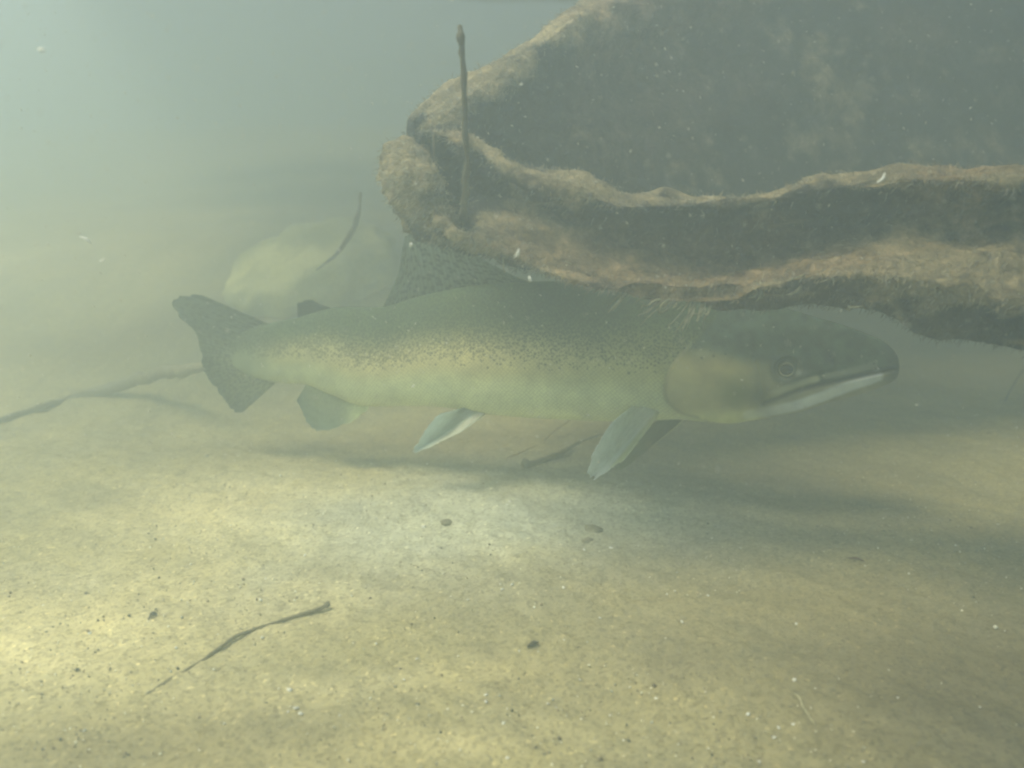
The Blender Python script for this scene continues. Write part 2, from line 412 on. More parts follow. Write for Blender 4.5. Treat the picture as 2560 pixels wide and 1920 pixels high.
pre = pl_pts([(1888, 905), (1900, 945), (1905, 990), (1880, 1020)])
dp, sp_, tp_ = pl_dist(pxs, pys, pre); disp -= .0010 * np.exp(-(dp / 7) ** 2)
EX, EY = 1968., 922.
de = np.hypot((pxs - EX), (pys - EY) * 1.12)
disp -= .0055 * ss(33, 22, de); disp += .0012 * np.exp(-((de - 40) / 9) ** 2)
dn = np.hypot(pxs - 2078, pys - 905); disp -= .0016 * np.exp(-(dn / 6) ** 2)
disp += .0002 * fbm(np.stack([pxs / 60, pys / 60, pxs * 0], -1), 1, 3, 5)
side = cw[None] * np.ones((NS, 1))
wgt = np.abs(side) * ss(0, .012, u)[:, None]
B[..., 0] += nrm[:, 0:1] * (disp * wgt * np.sign(side)); B[..., 1] += nrm[:, 1:2] * (disp * wgt * np.sign(side))
# colours
vfrac = (zT[:, None] - B[..., 2]) / (2 * hh[:, None])        # 0 back, 1 belly
nz = fbm(np.stack([pxs / 160, pys / 90, pxs * 0], -1), 1, 4, 9)
back = np.array([.080, .125, .060]); flank = np.array([.46, .47, .22]); gold = np.array([.68, .61, .32]); silver = np.array([.68, .74, .46]); belly = np.array([.76, .78, .44])
def L3(c, m, k): return c + (np.asarray(k) - c) * np.clip(m, 0, 1)[..., None]
C = np.ones((NS, NR, 3)) * back
edge = .41 + .022 * nz + .05 * ss(.3, .6, u)[:, None]
C = L3(C, .85 * ss(edge - .20, edge + .20, vfrac), flank)
C = L3(C, .9 * np.exp(-((vfrac - .54 - .02 * nz) / .19) ** 2) * ss(.22, .38, u)[:, None] * ss(.72, .55, u)[:, None], gold)
C = L3(C, .8 * ss(.58, .78, vfrac) * ss(.16, .24, u)[:, None], silver)
C = L3(C, .8 * ss(.82, .97, vfrac), belly)
C = C * (1 - .45 * (np.exp(-((u - .27) / .09) ** 2)[:, None] * ss(.42, .12, vfrac)))[..., None]  # back darkened in the colour where the limb's shadow falls
C = L3(C, .95 * ss(.595, .655, u)[:, None] * np.ones((NS, NR)), (.125, .160, .105))
C = L3(C, .45 * ss(.45, .60, u)[:, None] * ss(.2, .6, vfrac), (.26, .30, .17))
head = np.clip(ss(.225, .20, u)[:, None] * np.where(inside, 1., ss(8, 0, dg)), 0, 1)
mot = fbm(np.stack([pxs / 28, pys / 22, pxs * 0], -1), 1, 4, 19)
Hc = np.ones((NS, NR, 3)) * np.array([.045, .068, .054]) * (1 + .6 * mot)[..., None]
chk = ss(-12, 38, pys - (872 + (pxs - 1700) * .16 + 6 * nz))
Hc = L3(Hc, chk * ss(2040, 1890, pxs), (.44, .41, .21))
Hc = L3(Hc, .7 * np.exp(-((pxs - 1760) / 60) ** 2 - ((pys - 925) / 40) ** 2), (.48, .43, .22))
Hc = L3(Hc, .9 * np.exp(-((pxs - 1845) / 52) ** 2 - ((pys - 985) / 45) ** 2), (.15, .17, .05))
Hc = L3(Hc, .8 * ss(40, 0, np.abs(pys - (1052 - (pxs - 1800) * .03))) * ss(1660, 1760, pxs) * ss(1960, 1850, pxs), (.85, .88, .42))
Hc = L3(Hc, ss(-4, 6, sm * dm * 1.0) * ss(1880, 1930, pxs), (.36, .36, .26))        # below the mouth: lower jaw
jaw = pl_pts([(1870, 1038), (1983, 1016), (2040, 997), (2078, 983), (2135, 961), (2173, 949), (2196, 939)])
dj, _, tj = pl_dist(pxs, pys, jaw); Hc = L3(Hc, .98 * ss(18, 7, dj) * (.35 + .65 * ss(0, .5, tj)), (.85, .92, .98))
Hc = L3(Hc, .8 * ss(2195, 2235, pxs), (.05, .06, .06))
mx = pl_pts([(1935, 986), (1985, 965), (2040, 949)]); dmx, _, _ = pl_dist(pxs, pys, mx); Hc = L3(Hc, .85 * ss(13, 5, dmx), (.42, .44, .30))
up2 = pl_pts([(2070, 940), (2130, 928), (2185, 912)]); du, _, _ = pl_dist(pxs, pys, up2); Hc = L3(Hc, .6 * ss(14, 3, du), (.24, .27, .23))
Hc = L3(Hc, .9 * np.exp(-(dm / 6.5) ** 2), (.02, .022, .02))
Hc = L3(Hc, .8 * np.exp(-((pxs - 1900) / 26) ** 2 - ((pys - 990) / 30) ** 2), (.05, .06, .035))
Hc = L3(Hc, .55 * np.exp(-((pxs - 1905) / 30) ** 2 - ((pys - 930) / 35) ** 2), (.07, .085, .075))
Hc = L3(Hc, .75 * ss(54, 38, de) * ss(20, 34, de), (.05, .065, .06))
Hc = L3(Hc, .7 * np.exp(-((pxs - 2002) / 20) ** 2 - ((pys - 932) / 9) ** 2), (.34, .38, .36))
Hc = L3(Hc, .8 * np.exp(-(dn / 6) ** 2), (.01, .01, .01))
C = L3(C, head, np.zeros(3)) + Hc * head[..., None]
C = L3(C, .7 * np.exp(-((pxs - 1756) / 22) ** 2 - ((pys - 884) / 9) ** 2), (.40, .42, .28))
C = L3(C, .5 * np.exp(-(dg / 5) ** 2), (.12, .13, .08))
dens = .85 * ss(edge + .20, edge - .12, vfrac) + .28 * ss(.62, .50, vfrac)
dens = dens * (1 - head) + head * .10 * ss(.5, .3, vfrac)
dens = dens * (1 + .25 * nz)
fuv = np.stack([np.ones_like(dens) * u[:, None], vfrac * 2 * hh[:, None] + np.where(sy < 0, 5., 0)[None], dens], -1)
msk = np.repeat(((1 - head) * ss(.66, .6, u)[:, None])[..., None], 3, -1); Mb = np.concatenate([msk.reshape(-1, 3), np.zeros((2, 3))])
Vb = np.concatenate([B.reshape(-1, 3), [[x_tip + .0008, fY(x_tip), zc[0]]], [[x_end - .001, fY(x_end), zc[-1]]]])
Cb = np.concatenate([C.reshape(-1, 3), C[0, :1], C[-1, :1]]); Ub = np.concatenate([fuv.reshape(-1, 3), fuv[0, :1], fuv[-1, :1]])
Fq = grid_faces(NS, NR, True)[:, ::-1].tolist()
k0 = NS * NR
Fq += [[k0, j, (j + 1) % NR] for j in range(NR)] + [[k0 + 1, (NS - 1) * NR + (j + 1) % NR, (NS - 1) * NR + j] for j in range(NR)]
fish = empty('trout', (float(SX[240]), float(fY(SX[240])), float(zB[240])))
tag(fish, 'large spotted trout with olive back and pale belly swimming above the sand beneath the log', 'fish')
bod = child(make_mesh('body', Vb, Fq, SKIN, colors=np.clip(Cb, .005, .9), attrs={'fuv': Ub, 'msk': Mb}), fish)

def fin(name, base, edge, mat=None, yoff=(0, 0), color_fn=None, spots=0., thick=.0011, nu=60, nv=28, wave=.002, label=None, raw=False, side=0):
    """base and edge: matching pixel polylines (root line, outer margin); yoff: metres off the mid plane at root and margin"""
    bb = catmull(base, nu); ee = catmull(edge, nu)
    def lift(q, off): 
        p = fp(q[0], q[1]); return at(q[0], q[1], p[1] + off)
    Bp = np.array([lift(q, yoff[0]) for q in bb]); Ep = np.array([lift(q, yoff[1]) for q in ee])
    v = np.linspace(0, 1, nv)
    Pm = Bp[:, None] * (1 - v)[None, :, None] + Ep[:, None] * v[None, :, None]
    uu = np.linspace(0, 1, nu)
    Pm[..., 1] += wave * (np.sin(uu * 9 + 1)[:, None] * v[None] + .5 * np.sin(uu * 23)[:, None] * v[None] ** 2)
    # frayed margin
    fr = (vnoise(np.stack([uu * 38, uu * 0, uu * 0 + len(name)], -1), 1, 3) * .035)[:, None] * (v ** 3)[None]
    Pm += (Ep - Bp)[:, None] * fr[..., None]
    N = np.cross(np.gradient(Pm, axis=0), np.gradient(Pm, axis=1)); N /= np.linalg.norm(N, axis=2)[..., None] + 1e-9
    tk = thick * (1 - .75 * v)[None, :, None] * (1 + .35 * np.sin(uu * 130))[:, None, None]
    A = (Pm + N * tk).reshape(-1, 3); D = (Pm - N * tk).reshape(-1, 3); n = len(A)
    F = grid_faces(nu, nv); F2 = F[:, ::-1] + n
    rim = [i * nv for i in range(nu)] + [(nu - 1) * nv + j for j in range(1, nv)] + [i * nv + nv - 1 for i in range(nu - 2, -1, -1)] + [j for j in range(nv - 2, 0, -1)]
    rim = np.array(rim); r2 = np.roll(rim, -1); F3 = np.stack([rim, rim + n, r2 + n, r2], -1)
    U, Vv = np.meshgrid(uu, v, indexing='ij'); Cc = color_fn(U, Vv)
    fu = np.stack([U, Vv, np.ones_like(U) * spots * ss(1.0, .9, Vv)], -1).reshape(-1, 3)
    o = make_mesh(name, np.concatenate([A, D]), np.concatenate([F, F2, F3]), mat or FIN, colors=np.tile(Cc.reshape(-1, 3), (2, 1)), attrs={'fuv': np.tile(fu, (2, 1))})
    o = child(o, fish)
    if label: o['label'] = label
    return o
def cfn(a, b, lead=None, lw=.12):
    a = np.array(a); b = np.array(b)
    def f(U, V):
        c = a + (b - a) * V[..., None]
        if lead is not None: c = c + (np.array(lead) - c) * ss(lw, lw * .3, U)[..., None]
        return c
    return f
grn = (.085, .115, .08)
# tail: upper lobe root at the end of the peduncle
fin('tail_fin', [(668, 809), (640, 822), (612, 850), (602, 875), (604, 900), (612, 918), (632, 936), (656, 946), (690, 955)],
    [(498, 737), (438, 748), (445, 785), (480, 820), (506, 872), (512, 930), (540, 975), (572, 1018), (598, 1034), (636, 1004)],
    color_fn=lambda U, V: np.array([.12, .155, .10]) + (np.array([.36, .40, .22]) - np.array([.12, .155, .10])) * (.85 * ss(.25, .5, U) * ss(1.15, .0, V))[..., None], spots=.7, wave=.004, nu=90, thick=.0016)
fin('dorsal_fin', [(1345, 712), (1240, 735), (1140, 752), (1050, 770), (980, 785), (945, 792)],
    [(1290, 694), (1196, 644), (1100, 606), (1020, 588), (996, 682), (960, 765)],
    color_fn=cfn((.12, .17, .12), (.20, .26, .20)), spots=1., nu=90)
fin('adipose_fin', [(832, 782), (805, 788), (778, 796), (748, 806)], [(822, 768), (800, 762), (776, 750), (744, 759)], color_fn=cfn(grn, (.04, .055, .045)), thick=.003, wave=0, spots=.4)
fin('anal_fin', [(926, 1010), (880, 992), (830, 975), (770, 955)], [(915, 1028), (865, 1060), (783, 1074), (742, 1000)],
    color_fn=cfn((.50, .56, .34), (.28, .38, .31), (.90, .98, .62), .5), spots=.1, yoff=(-.004, -.01))
for s in (0, 1):
    dy = (-.012, -.055) if s == 0 else (.012, .04)
    dx = 0 if s == 0 else -14
    fin('pelvic_fin', [(1214, 1034), (1196, 1026), (1180, 1020), (1166, 1016)],
        [(1150, 1082), (1041, 1129), (1060 + dx, 1085), (1092 + dx, 1040)] if s == 0 else [(1150, 1070), (1060, 1110), (1070, 1070), (1100, 1034)],
        color_fn=cfn((.75, .84, .78), (.78, .90, .92), (.95, .97, .90), .35), yoff=dy, wave=.001, thick=.0014)
fin('pectoral_fin', [(1648, 1034), (1632, 1022), (1610, 1014), (1580, 1016)], [(1560, 1152), (1484, 1196), (1478, 1150), (1528, 1056)],
    color_fn=cfn((.85, .92, .80), (.90, .97, .99), (.80, .86, .62), .2), yoff=(-.026, -.100), thick=.0014, label='near pectoral fin, milky blue white')
fin('pectoral_fin', [(1712, 1048), (1700, 1042), (1685, 1038), (1668, 1034)], [(1640, 1110), (1548, 1176), (1545, 1140), (1600, 1080)],
    color_fn=cfn((.20, .22, .11), (.30, .34, .20), (.75, .76, .48), .16), yoff=(-.004, .01), thick=.0012, label='far pectoral fin, olive with a pale leading edge')

# eyes
i_e, j_e = np.unravel_index(np.argmin(np.where(near[None] & (u[:, None] < .12), de, 1e9)), de.shape)
er = .0105
EYE = mat_vcol('eye_iris', .25); PUP = mat_plain('eye_pupil', (.012, .014, .010), .12, 50, .6)
for sgn in (1, -1):
    jj = j_e if sgn == 1 else mir[j_e]
    n_ = np.array([nrm[i_e, 0], nrm[i_e, 1], 0]) * sgn; pc = B[i_e, jj] - n_ * (er - .0058)
    up_ = np.array([0, 0, 1.]); rt = np.cross(up_, n_)
    th_ = np.linspace(0, 2 * np.pi, 40, endpoint=False); ph = np.linspace(.002, np.pi / 1.8, 26)
    PH, TT = np.meshgrid(ph, th_, indexing='ij')
    Q = pc + er * (np.cos(PH)[..., None] * n_ + np.sin(PH)[..., None] * (np.cos(TT)[..., None] * rt + np.sin(TT)[..., None] * up_))
    r_ = np.sin(PH)
    cc = np.ones(PH.shape + (3,)) * np.array([.10, .12, .085])
    cc = L3(cc, np.exp(-((r_ - .57) / .06) ** 2) * (.25 + .6 * ss(.2, -.6, np.sin(TT))), (.95, .88, .62))
    cc = L3(cc, np.exp(-((r_ - .86) / .09) ** 2) * .9 * ss(.3, -.5, np.sin(TT)), (.42, .46, .42))
    cc = L3(cc, ss(.50, .46, r_), (.01, .012, .01))
    e = make_mesh('eye', Q.reshape(-1, 3), grid_faces(len(ph), 40, True), EYE, colors=cc.reshape(-1, 3)); child(e, fish)
    ph2 = np.linspace(.002, .52, 10); PH, TT = np.meshgrid(ph2, th_, indexing='ij')
    Q = pc + (er + .0004) * (np.cos(PH)[..., None] * n_ + np.sin(PH)[..., None] * (1.1 * np.cos(TT)[..., None] * rt + .95 * np.sin(TT)[..., None] * up_))
    pu = make_mesh('pupil', Q.reshape(-1, 3), grid_faces(len(ph2), 40, True), PUP); pu.parent = e

# ------------------------------------------------------------------ the sunken log
lg = empty('sunken_log', tuple(at(1150, 520, .70)))
tag(lg, 'huge sunken log furred with brown algae, its forked end hanging over the trout', 'log')
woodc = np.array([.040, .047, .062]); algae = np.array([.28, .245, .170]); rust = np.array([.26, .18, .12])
log_surf = []
GROOVE = pl_pts([(985, 345), (1035, 337), (1085, 362), (1116, 415), (1142, 480), (1165, 545)], 30)
def sweep(name, rows, cols, n_u, n_r, row_alg_lit, seed, amp=1.0, tint=None, closed=True):
    """rows: list of control curves, each a list of (px, py, Y) for every column; a closed section"""
    G = np.array([[at(*q) for q in r] for r in rows])        # rows x cols x 3
    G = np.stack([catmull(G[r], n_u) for r in range(len(rows))])   # rows x n_u x 3
    Gc = np.concatenate([G, G[:1]])
    # resample around the section (smooth periodic)
    k = len(rows); t = np.linspace(0, k, n_r, endpoint=False); i = t.astype(int) % k; f = (t - t.astype(int))[:, None, None]
    a, b, c_, d = G[(i - 1) % k], G[i], G[(i + 1) % k], G[(i + 2) % k]
    P = .5 * ((2*b) + (-a+c_)*f + (2*a-5*b+4*c_-d)*f*f + (-a+3*b-3*c_+d)*f**3)
    ra = np.array(row_alg_lit); al = ra[i] * (1 - f[:, 0, 0]) + ra[(i + 1) % k] * f[:, 0, 0]  # row weights: algae cover plus painted lit rims and shaded faces
    N = np.cross(np.gradient(P, axis=1), np.roll(P, -1, 0) - np.roll(P, 1, 0)); N /= np.linalg.norm(N, axis=2)[..., None] + 1e-9
    cen = P.mean(0, keepdims=True)
    if (np.sum(N * (P - cen), -1)).mean() < 0: N = -N
    st_ = np.array([.45, 1., 1.3])
    dd = amp * (.010 * fbm(P * st_, 16, 4, seed) + .0035 * fbm(P * st_, 70, 3, seed + 9))
    P = P + N * dd[..., None]
    gpx, gpy = proj(P); gd, _, _ = pl_dist(gpx, gpy, GROOVE)
    gm = np.exp(-(gd / 26) ** 2) * (P[..., 1] < .95)
    P = P - N * (.016 * gm)[..., None]
    nn = fbm(P * st_, 22, 4, seed + 20); n2 = fbm(P, 70, 3, seed + 23)
    m = np.clip(al[:, None] + .38 * nn + .25 * n2 - 1.0 * gm, 0, 1)  # shade of the groove recess also painted into the colour
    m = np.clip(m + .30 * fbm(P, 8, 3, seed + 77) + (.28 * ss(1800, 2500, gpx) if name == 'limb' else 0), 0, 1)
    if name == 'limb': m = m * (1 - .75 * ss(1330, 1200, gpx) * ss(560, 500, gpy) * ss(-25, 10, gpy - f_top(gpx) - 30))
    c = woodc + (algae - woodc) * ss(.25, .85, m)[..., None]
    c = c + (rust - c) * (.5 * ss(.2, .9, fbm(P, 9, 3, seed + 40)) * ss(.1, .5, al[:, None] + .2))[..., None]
    c = c * (1 + .25 * n2)[..., None]
    if tint is not None: c = c * tint
    V = P.transpose(1, 0, 2).reshape(-1, 3); Cc = c.transpose(1, 0, 2).reshape(-1, 3)
    F = grid_faces(n_u, n_r, True); 
    capA = list(range(n_r)); capB = [(n_u - 1) * n_r + j for j in range(n_r)]
    va = V[:n_r].mean(0); vb = V[-n_r:].mean(0); q0 = len(V)
    V = np.vstack([V, va, vb]); Cc = np.vstack([Cc, Cc[:1], Cc[-1:]])
    FL = F.tolist() + [[q0, (j + 1) % n_r, j] for j in range(n_r)] + [[q0 + 1, (n_u-1)*n_r + j, (n_u-1)*n_r + (j+1) % n_r] for j in range(n_r)]
    # outward?
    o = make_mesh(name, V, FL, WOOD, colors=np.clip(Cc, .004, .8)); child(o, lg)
    log_surf.append((P, N, np.clip(m, 0, 1), c)); return o
# lower limb: columns
cx = [1085, 1140, 1200, 1270, 1350, 1440, 1550, 1700, 1850, 2000, 2140, 2300, 2440, 2600, 2900]
f_top = lambda x: np.interp(x, [1060, 1169, 1226, 1284, 1365, 1446, 1504, 1585, 1735, 1897, 2013, 2140, 2291, 2560, 2900], [322, 347, 385, 430, 451, 465, 492, 508, 500, 492, 472, 451, 437, 442, 455])
f_l0 = lambda x: np.interp(x, [1060, 1203, 1330, 1600, 1843, 1990, 2077, 2207, 2381, 2900], [470, 515, 552, 625, 660, 642, 607, 577, 566, 590])
f_l1 = lambda x: np.interp(x, [1060, 1203, 1330, 1508, 1660, 1808, 1878, 1990, 2207, 2359, 2468, 2555, 2900], [540, 592, 662, 715, 735, 735, 717, 694, 672, 690, 717, 743, 800])
f_bot = lambda x: -13 + np.interp(x, [1060, 1181, 1242, 1299, 1375, 1500, 1614, 1713, 1842, 1978, 2112, 2150, 2195, 2303, 2403, 2490, 2555, 2900], [590, 629, 652, 682, 707, 737, 752, 764, 775, 768, 763, 785, 801, 828, 838, 862, 888, 990])
f_Y = lambda x: np.interp(x, [1060, 1500, 2000, 2560, 2900], [.70, .68, .655, .60, .57])
rows = []
def mk(fn, dY, dpy=0): return [(x, fn(x) + dpy, f_Y(x) + dY) for x in cx]
rows = [mk(f_top, .06, 10), mk(f_top, .035, -1), mk(f_top, .004, 9),
        [(x, f_top(x) + 26, f_Y(x) + .006) for x in cx],
        [(x, .5 * (f_top(x) + 26) + .5 * f_l0(x), f_Y(x) + .030) for x in cx],
        [(x, f_l0(x) - 6, f_Y(x) + .026) for x in cx],
        [(x, .5 * f_l0(x) + .5 * f_l1(x), f_Y(x) - .006) for x in cx],
        [(x, f_l1(x), f_Y(x) - .030) for x in cx],
        [(x, .45 * f_l1(x) + .55 * f_bot(x), f_Y(x) - .022) for x in cx],
        [(x, f_bot(x) - 4, f_Y(x) + .0) for x in cx],
        [(x, f_bot(x) - 16, f_Y(x) + .035) for x in cx],
        [(x, .5 * (f_top(x) + f_bot(x)), f_Y(x) + .075) for x in cx]]
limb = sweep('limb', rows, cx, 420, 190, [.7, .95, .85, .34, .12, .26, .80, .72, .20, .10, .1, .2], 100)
# upper trunk: columns follow the slanting ridge
ridge = [(1000, 318), (1070, 262), (1169, 200), (1260, 142), (1374, 66), (1480, 0), (1650, -90), (1900, -200), (2300, -330), (2900, -480)]
rY = [.735, .74, .76, .79, .83, .88, .93, .98, 1.02, 1.04]
rin = [(1060, 345), (1130, 330), (1205, 285), (1290, 205), (1400, 125), (1520, 95), (1700, 30), (1950, -60), (2350, -200), (2900, -330)]
mid = [(1075, 370), (1150, 380), (1260, 390), (1370, 370), (1520, 340), (1680, 310), (1880, 270), (2120, 200), (2450, 130), (2950, 60)]
low = [(1080, 400), (1160, 430), (1280, 500), (1410, 540), (1580, 570), (1760, 580), (1980, 580), (2230, 560), (2540, 540), (3000, 540)]
def rr(pts, Ys, dx=0, dy=0): return [(p[0] + dx, p[1] + dy, y) for p, y in zip(pts, Ys)]
rY = np.array(rY)
rows = [rr(ridge, rY + .25, 30, 30), rr(ridge, rY + .06, 0, 2), rr(ridge, rY, 4, 8),
        rr([(.5*(a[0]+b[0]), .5*(a[1]+b[1])) for a, b in zip(ridge, rin)], rY - .012), rr(rin, rY - .006),
        rr([(.75*a[0]+.25*b[0], .75*a[1]+.25*b[1]) for a, b in zip(rin, mid)], rY + .02),
        rr(mid, rY + .045 + np.linspace(0, -.02, 10)), rr(low, rY + .02 + np.linspace(.02, .06, 10)), rr(low, rY + .12, 0, 6), rr(mid, rY + .30, 20, 0)]
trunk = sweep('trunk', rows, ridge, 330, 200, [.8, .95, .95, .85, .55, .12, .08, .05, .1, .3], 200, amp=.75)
# end knob with the pale bark face
kn = [(1010, 352), (1060, 372), (1098, 420), (1120, 480), (1150, 535), (1172, 565), (1172, 596), (1122, 615), (1090, 606), (1034, 562), (996, 505), (966, 462), (962, 420), (985, 380)]
kn = catmull(kn + kn[:1], 120)[:-1]; kc = kn.mean(0)
lev = [(1.02, .09), (1.0, .035), (.97, .008), (.90, -.008), (.76, -.018), (.58, -.024), (.38, -.026), (.18, -.027), (.02, -.027)]
PK = np.array([[at(*(kc + (q - kc) * s_), .70 + dy_) for q in kn] for s_, dy_ in lev for _ in (0,)])
tt_ = np.linspace(0, len(lev) - 1, 60); ii = np.minimum(tt_.astype(int), len(lev) - 2); ff = (tt_ - ii)[:, None, None]; PK = PK[ii] * (1 - ff) + PK[ii + 1] * ff
NK = np.cross(np.gradient(PK, axis=0), np.roll(PK, -1, 1) - np.roll(PK, 1, 1)); NK /= np.linalg.norm(NK, axis=2)[..., None] + 1e-9
if NK[40:, :, 1].mean() > 0: NK = -NK
PK = PK + NK * (.008 * fbm(PK * np.array([.6, 1, 1.6]), 34, 4, 300) + .003 * fbm(PK, 110, 2, 305))[..., None]
mk_ = np.clip(.78 + .5 * fbm(PK * np.array([.6, 1, 1.5]), 30, 4, 310), 0, 1)
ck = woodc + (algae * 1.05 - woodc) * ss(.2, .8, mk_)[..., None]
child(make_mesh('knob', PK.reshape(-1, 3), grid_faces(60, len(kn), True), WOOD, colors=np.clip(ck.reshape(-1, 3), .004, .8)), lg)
log_surf.append((PK, NK, mk_, ck))
# unseen logs added above and to the right of the view to shade the water
for pts, r0, r1, sd_n in (([(1.7, 1.6, .86), (1.2, 1.2, .84), (.75, .7, .80), (.20, .25, .82), (-.06, -.05, .84), (-.2, -.5, .86)], .24, .17, 400),
                          ([(-.90, 1.20, .80), (-.4, 1.28, .76), (.05, 1.30, .78), (.40, 1.2, .80)], .13, .16, 415),
                          ([(-.85, 1.72, .88), (-.2, 1.66, .86), (.6, 1.68, .86), (2.0, 1.5, .86)], .20, .24, 420),
                          ([(-1.0, 2.10, 1.0), (-.2, 2.20, .99), (.8, 2.15, .99), (2.4, 2.3, .95)], .18, .24, 430),
                          ([(-1.25, 2.62, 1.08), (-.0, 2.6, 1.08), (.8, 2.6, 1.06), (2.4, 2.6, 1.0)], .2, .24, 440),
                          ([(-1.4, 3.1, 1.12), (-.0, 3.05, 1.1), (.8, 3.05, 1.1), (2.4, 3.1, 1.0)], .18, .2, 450)):
    Vt, Ft = tube(catmull(pts, 60), np.linspace(r0, r1, 60), 48, sd_n, .10)
    child(make_mesh('unseen_shade_log', Vt, Ft, WOOD, colors=np.ones((len(Vt), 3)) * (woodc * 1.4)), lg)

# algae fur
def strands(P, N, m, c, n, lmin, lmax, wd, drift, lift=.6, thr=None, colr=None):
    nr, nu = P.shape[:2]; i = rng.integers(0, nr, n); j = rng.integers(0, nu, n)
    if thr is not None:
        k = rng.random(n) < thr(m[i, j]); i, j = i[k], j[k]; n = len(i)
    p = P[i, j] + rng.normal(0, .0015, (n, 3)); nn = N[i, j]
    L = rng.uniform(lmin, lmax, n)[:, None]; d = nn * lift + drift + rng.normal(0, .35, (n, 3)); d /= np.linalg.norm(d, axis=1)[:, None]
    d2 = d + rng.normal(0, .4, (n, 3)) + np.array(drift) * .8; d2 /= np.linalg.norm(d2, axis=1)[:, None]
    sd_ = np.cross(d, rng.normal(0, 1, (n, 3))); sd_ /= np.linalg.norm(sd_, axis=1)[:, None]; sd_ *= wd
    a = p - nn * .001; b = a + d * L * .5; e = b + d2 * L * .5
    V = np.stack([a - sd_, a + sd_, b - sd_ * .8, b + sd_ * .8, e], 1).reshape(-1, 3)
    q = np.arange(n)[:, None] * 5
    F = np.concatenate([q + np.array([0, 1, 3]), q + np.array([0, 3, 2]), q + np.array([2, 3, 4])])
    base = c[i, j] * 1.25 + np.array([.02, .02, .02]); base *= rng.uniform(.6, 1.5, (n, 1))
    if colr is not None: base = base * .4 + np.array(colr) * rng.uniform(.5, 1.2, (n, 1)) * .6
    return V, F, np.repeat(base, 5, 0)
vs, fs, cs = [], [], []; off = 0
for k, (P_, N_, m_, c_) in enumerate(log_surf):
    vis = [26000, 24000, 7000][k]
    for V_, F_, C_ in (strands(P_, N_, m_, c_, vis, .002, .0065, .00026, np.array([-.25, 0, -.25])),
                       strands(P_, N_, m_, c_, vis // 5, .003, .009, .00032, np.array([-.5, 0, -.5]), .4, lambda q: .3 + .7 * q, (.42, .44, .40))):
        vs.append(V_); fs.append(F_ + off); cs.append(C_); off += len(V_)
fz = make_mesh('algae_fur', np.concatenate(vs), np.concatenate(fs), FUZZ, smooth=False, colors=np.clip(np.concatenate(cs), .01, .8)); child(fz, lg)
tag(fz, kind='stuff')
# hanging tufts below the limb
tv, tf, tc = [], [], []; off = 0
for (px, py, dx, dy, n) in ((1690, 752, -70, 55, 5), (1735, 760, -45, 75, 7), (1650, 750, -55, 40, 5), (1765, 768, -30, 50, 5), (1900, 716, -30, 45, 6), (2010, 700, -60, 40, 4), (1560, 735, -30, 40, 4), (2120, 775, 40, -12, 3), (1250, 655, 20, 30, 3)):
    for q in range(n):
        a = np.array([px + random.uniform(-12, 12), py + random.uniform(-12, 2)]); l_ = random.uniform(.5, 1.1)
        e = a + np.array([dx, dy]) * l_ + np.array([random.uniform(-18, 18), random.uniform(-12, 12)]); md = (a + e) / 2 + np.array([random.uniform(-14, 14), random.uniform(-6, 14)])
        Yq = float(f_Y(a[0])) - .02
        V_, F_ = tube(catmull([at(*a, Yq), at(*md, Yq - .005), at(*e, Yq - .004)], 9), np.linspace(.0009, .0003, 9) * random.uniform(.7, 1.5), 5)
        tv.append(V_); tf += [[w_ + off for w_ in f_] for f_ in F_]; tc.append(np.ones((len(V_), 3)) * np.array([.34, .33, .24]) * random.uniform(.5, 1.2)); off += len(V_)
tu = make_mesh('algae_tuft', np.concatenate(tv), tf, FUZZ, colors=np.concatenate(tc)); child(tu, lg); tag(tu, kind='stuff')

# ------------------------------------------------------------------ sticks
def stick(name, pts, radii, label, cat='twig', mat=None, seed=1, rough=.25, knots=()):
    pts = np.array(pts); o0 = pts[-1] if pts[-1][2] < pts[0][2] else pts[0]
    path = catmull(pts, 48); r = np.interp(np.linspace(0, 1, 48), np.linspace(0, 1, len(radii)), radii)
    for (t, a, wdt) in knots: r = r + a * np.exp(-((np.linspace(0, 1, 48) - t) / wdt) ** 2)
    path = path + (fbm(path, 40, 2, seed) * r * .5)[:, None]
    V_, F_ = tube(path, r, 10, seed, rough)
    o = make_mesh(name, V_ - o0, F_, mat or TWIG); o.location = o0
    return tag(o, label, cat)
SILTW = mat_plain('silted_twig', (.20, .175, .11))
stick('twig', [at(1150, 62, .60), at(1158, 120, .60), at(1161, 300, .61), at(1164, 420, .625), at(1160, 520, .66), at(1160, 575, .74)], [.0014, .0018, .0021, .0021, .0032, .003],
      'thin dark twig standing upright against the forked end of the log', seed=3, rough=.4, knots=((.13, .0015, .035), (.22, .0005, .02), (.62, .0006, .02)))
stick('twig', [at(903, 480, 1.22), at(896, 535, 1.22), at(872, 590, 1.23), at(838, 638, 1.25), at(790, 675, 1.29)], [.0014, .0030, .0038, .0026, .0010],
      'curved dark twig rising from the pale mound behind the dorsal fin', seed=4)
def gp(px, py, dz=.003):
    p = on_bed(px, py).copy(); p[2] += dz; return p
stick('stick', [gp(822, 1520, .003), gp(790, 1533, .002), gp(700, 1555, .001), gp(600, 1590, .001), gp(510, 1650, .0005), gp(430, 1695, -.0005), gp(350, 1740, -.002)], [.0016, .0016, .0012, .0012, .0014, .0018, .0012],
      'long thin bent stick at the lower left, thicker at its right end', 'stick', SILTW, seed=5, knots=((0.02, .0007, .03),))
stick('stick', [gp(1312, 1168, .004), gp(1345, 1158), gp(1400, 1143, .004), gp(1450, 1122, .008), gp(1505, 1110, .012)], [.0062, .003, .0036, .0016, .0010],
      'short dark stick with a ragged thick end on the sand below the pectoral fin', 'stick', SILTW, seed=6)
STRAW = mat_plain('pale_straw', (.42, .33, .18))
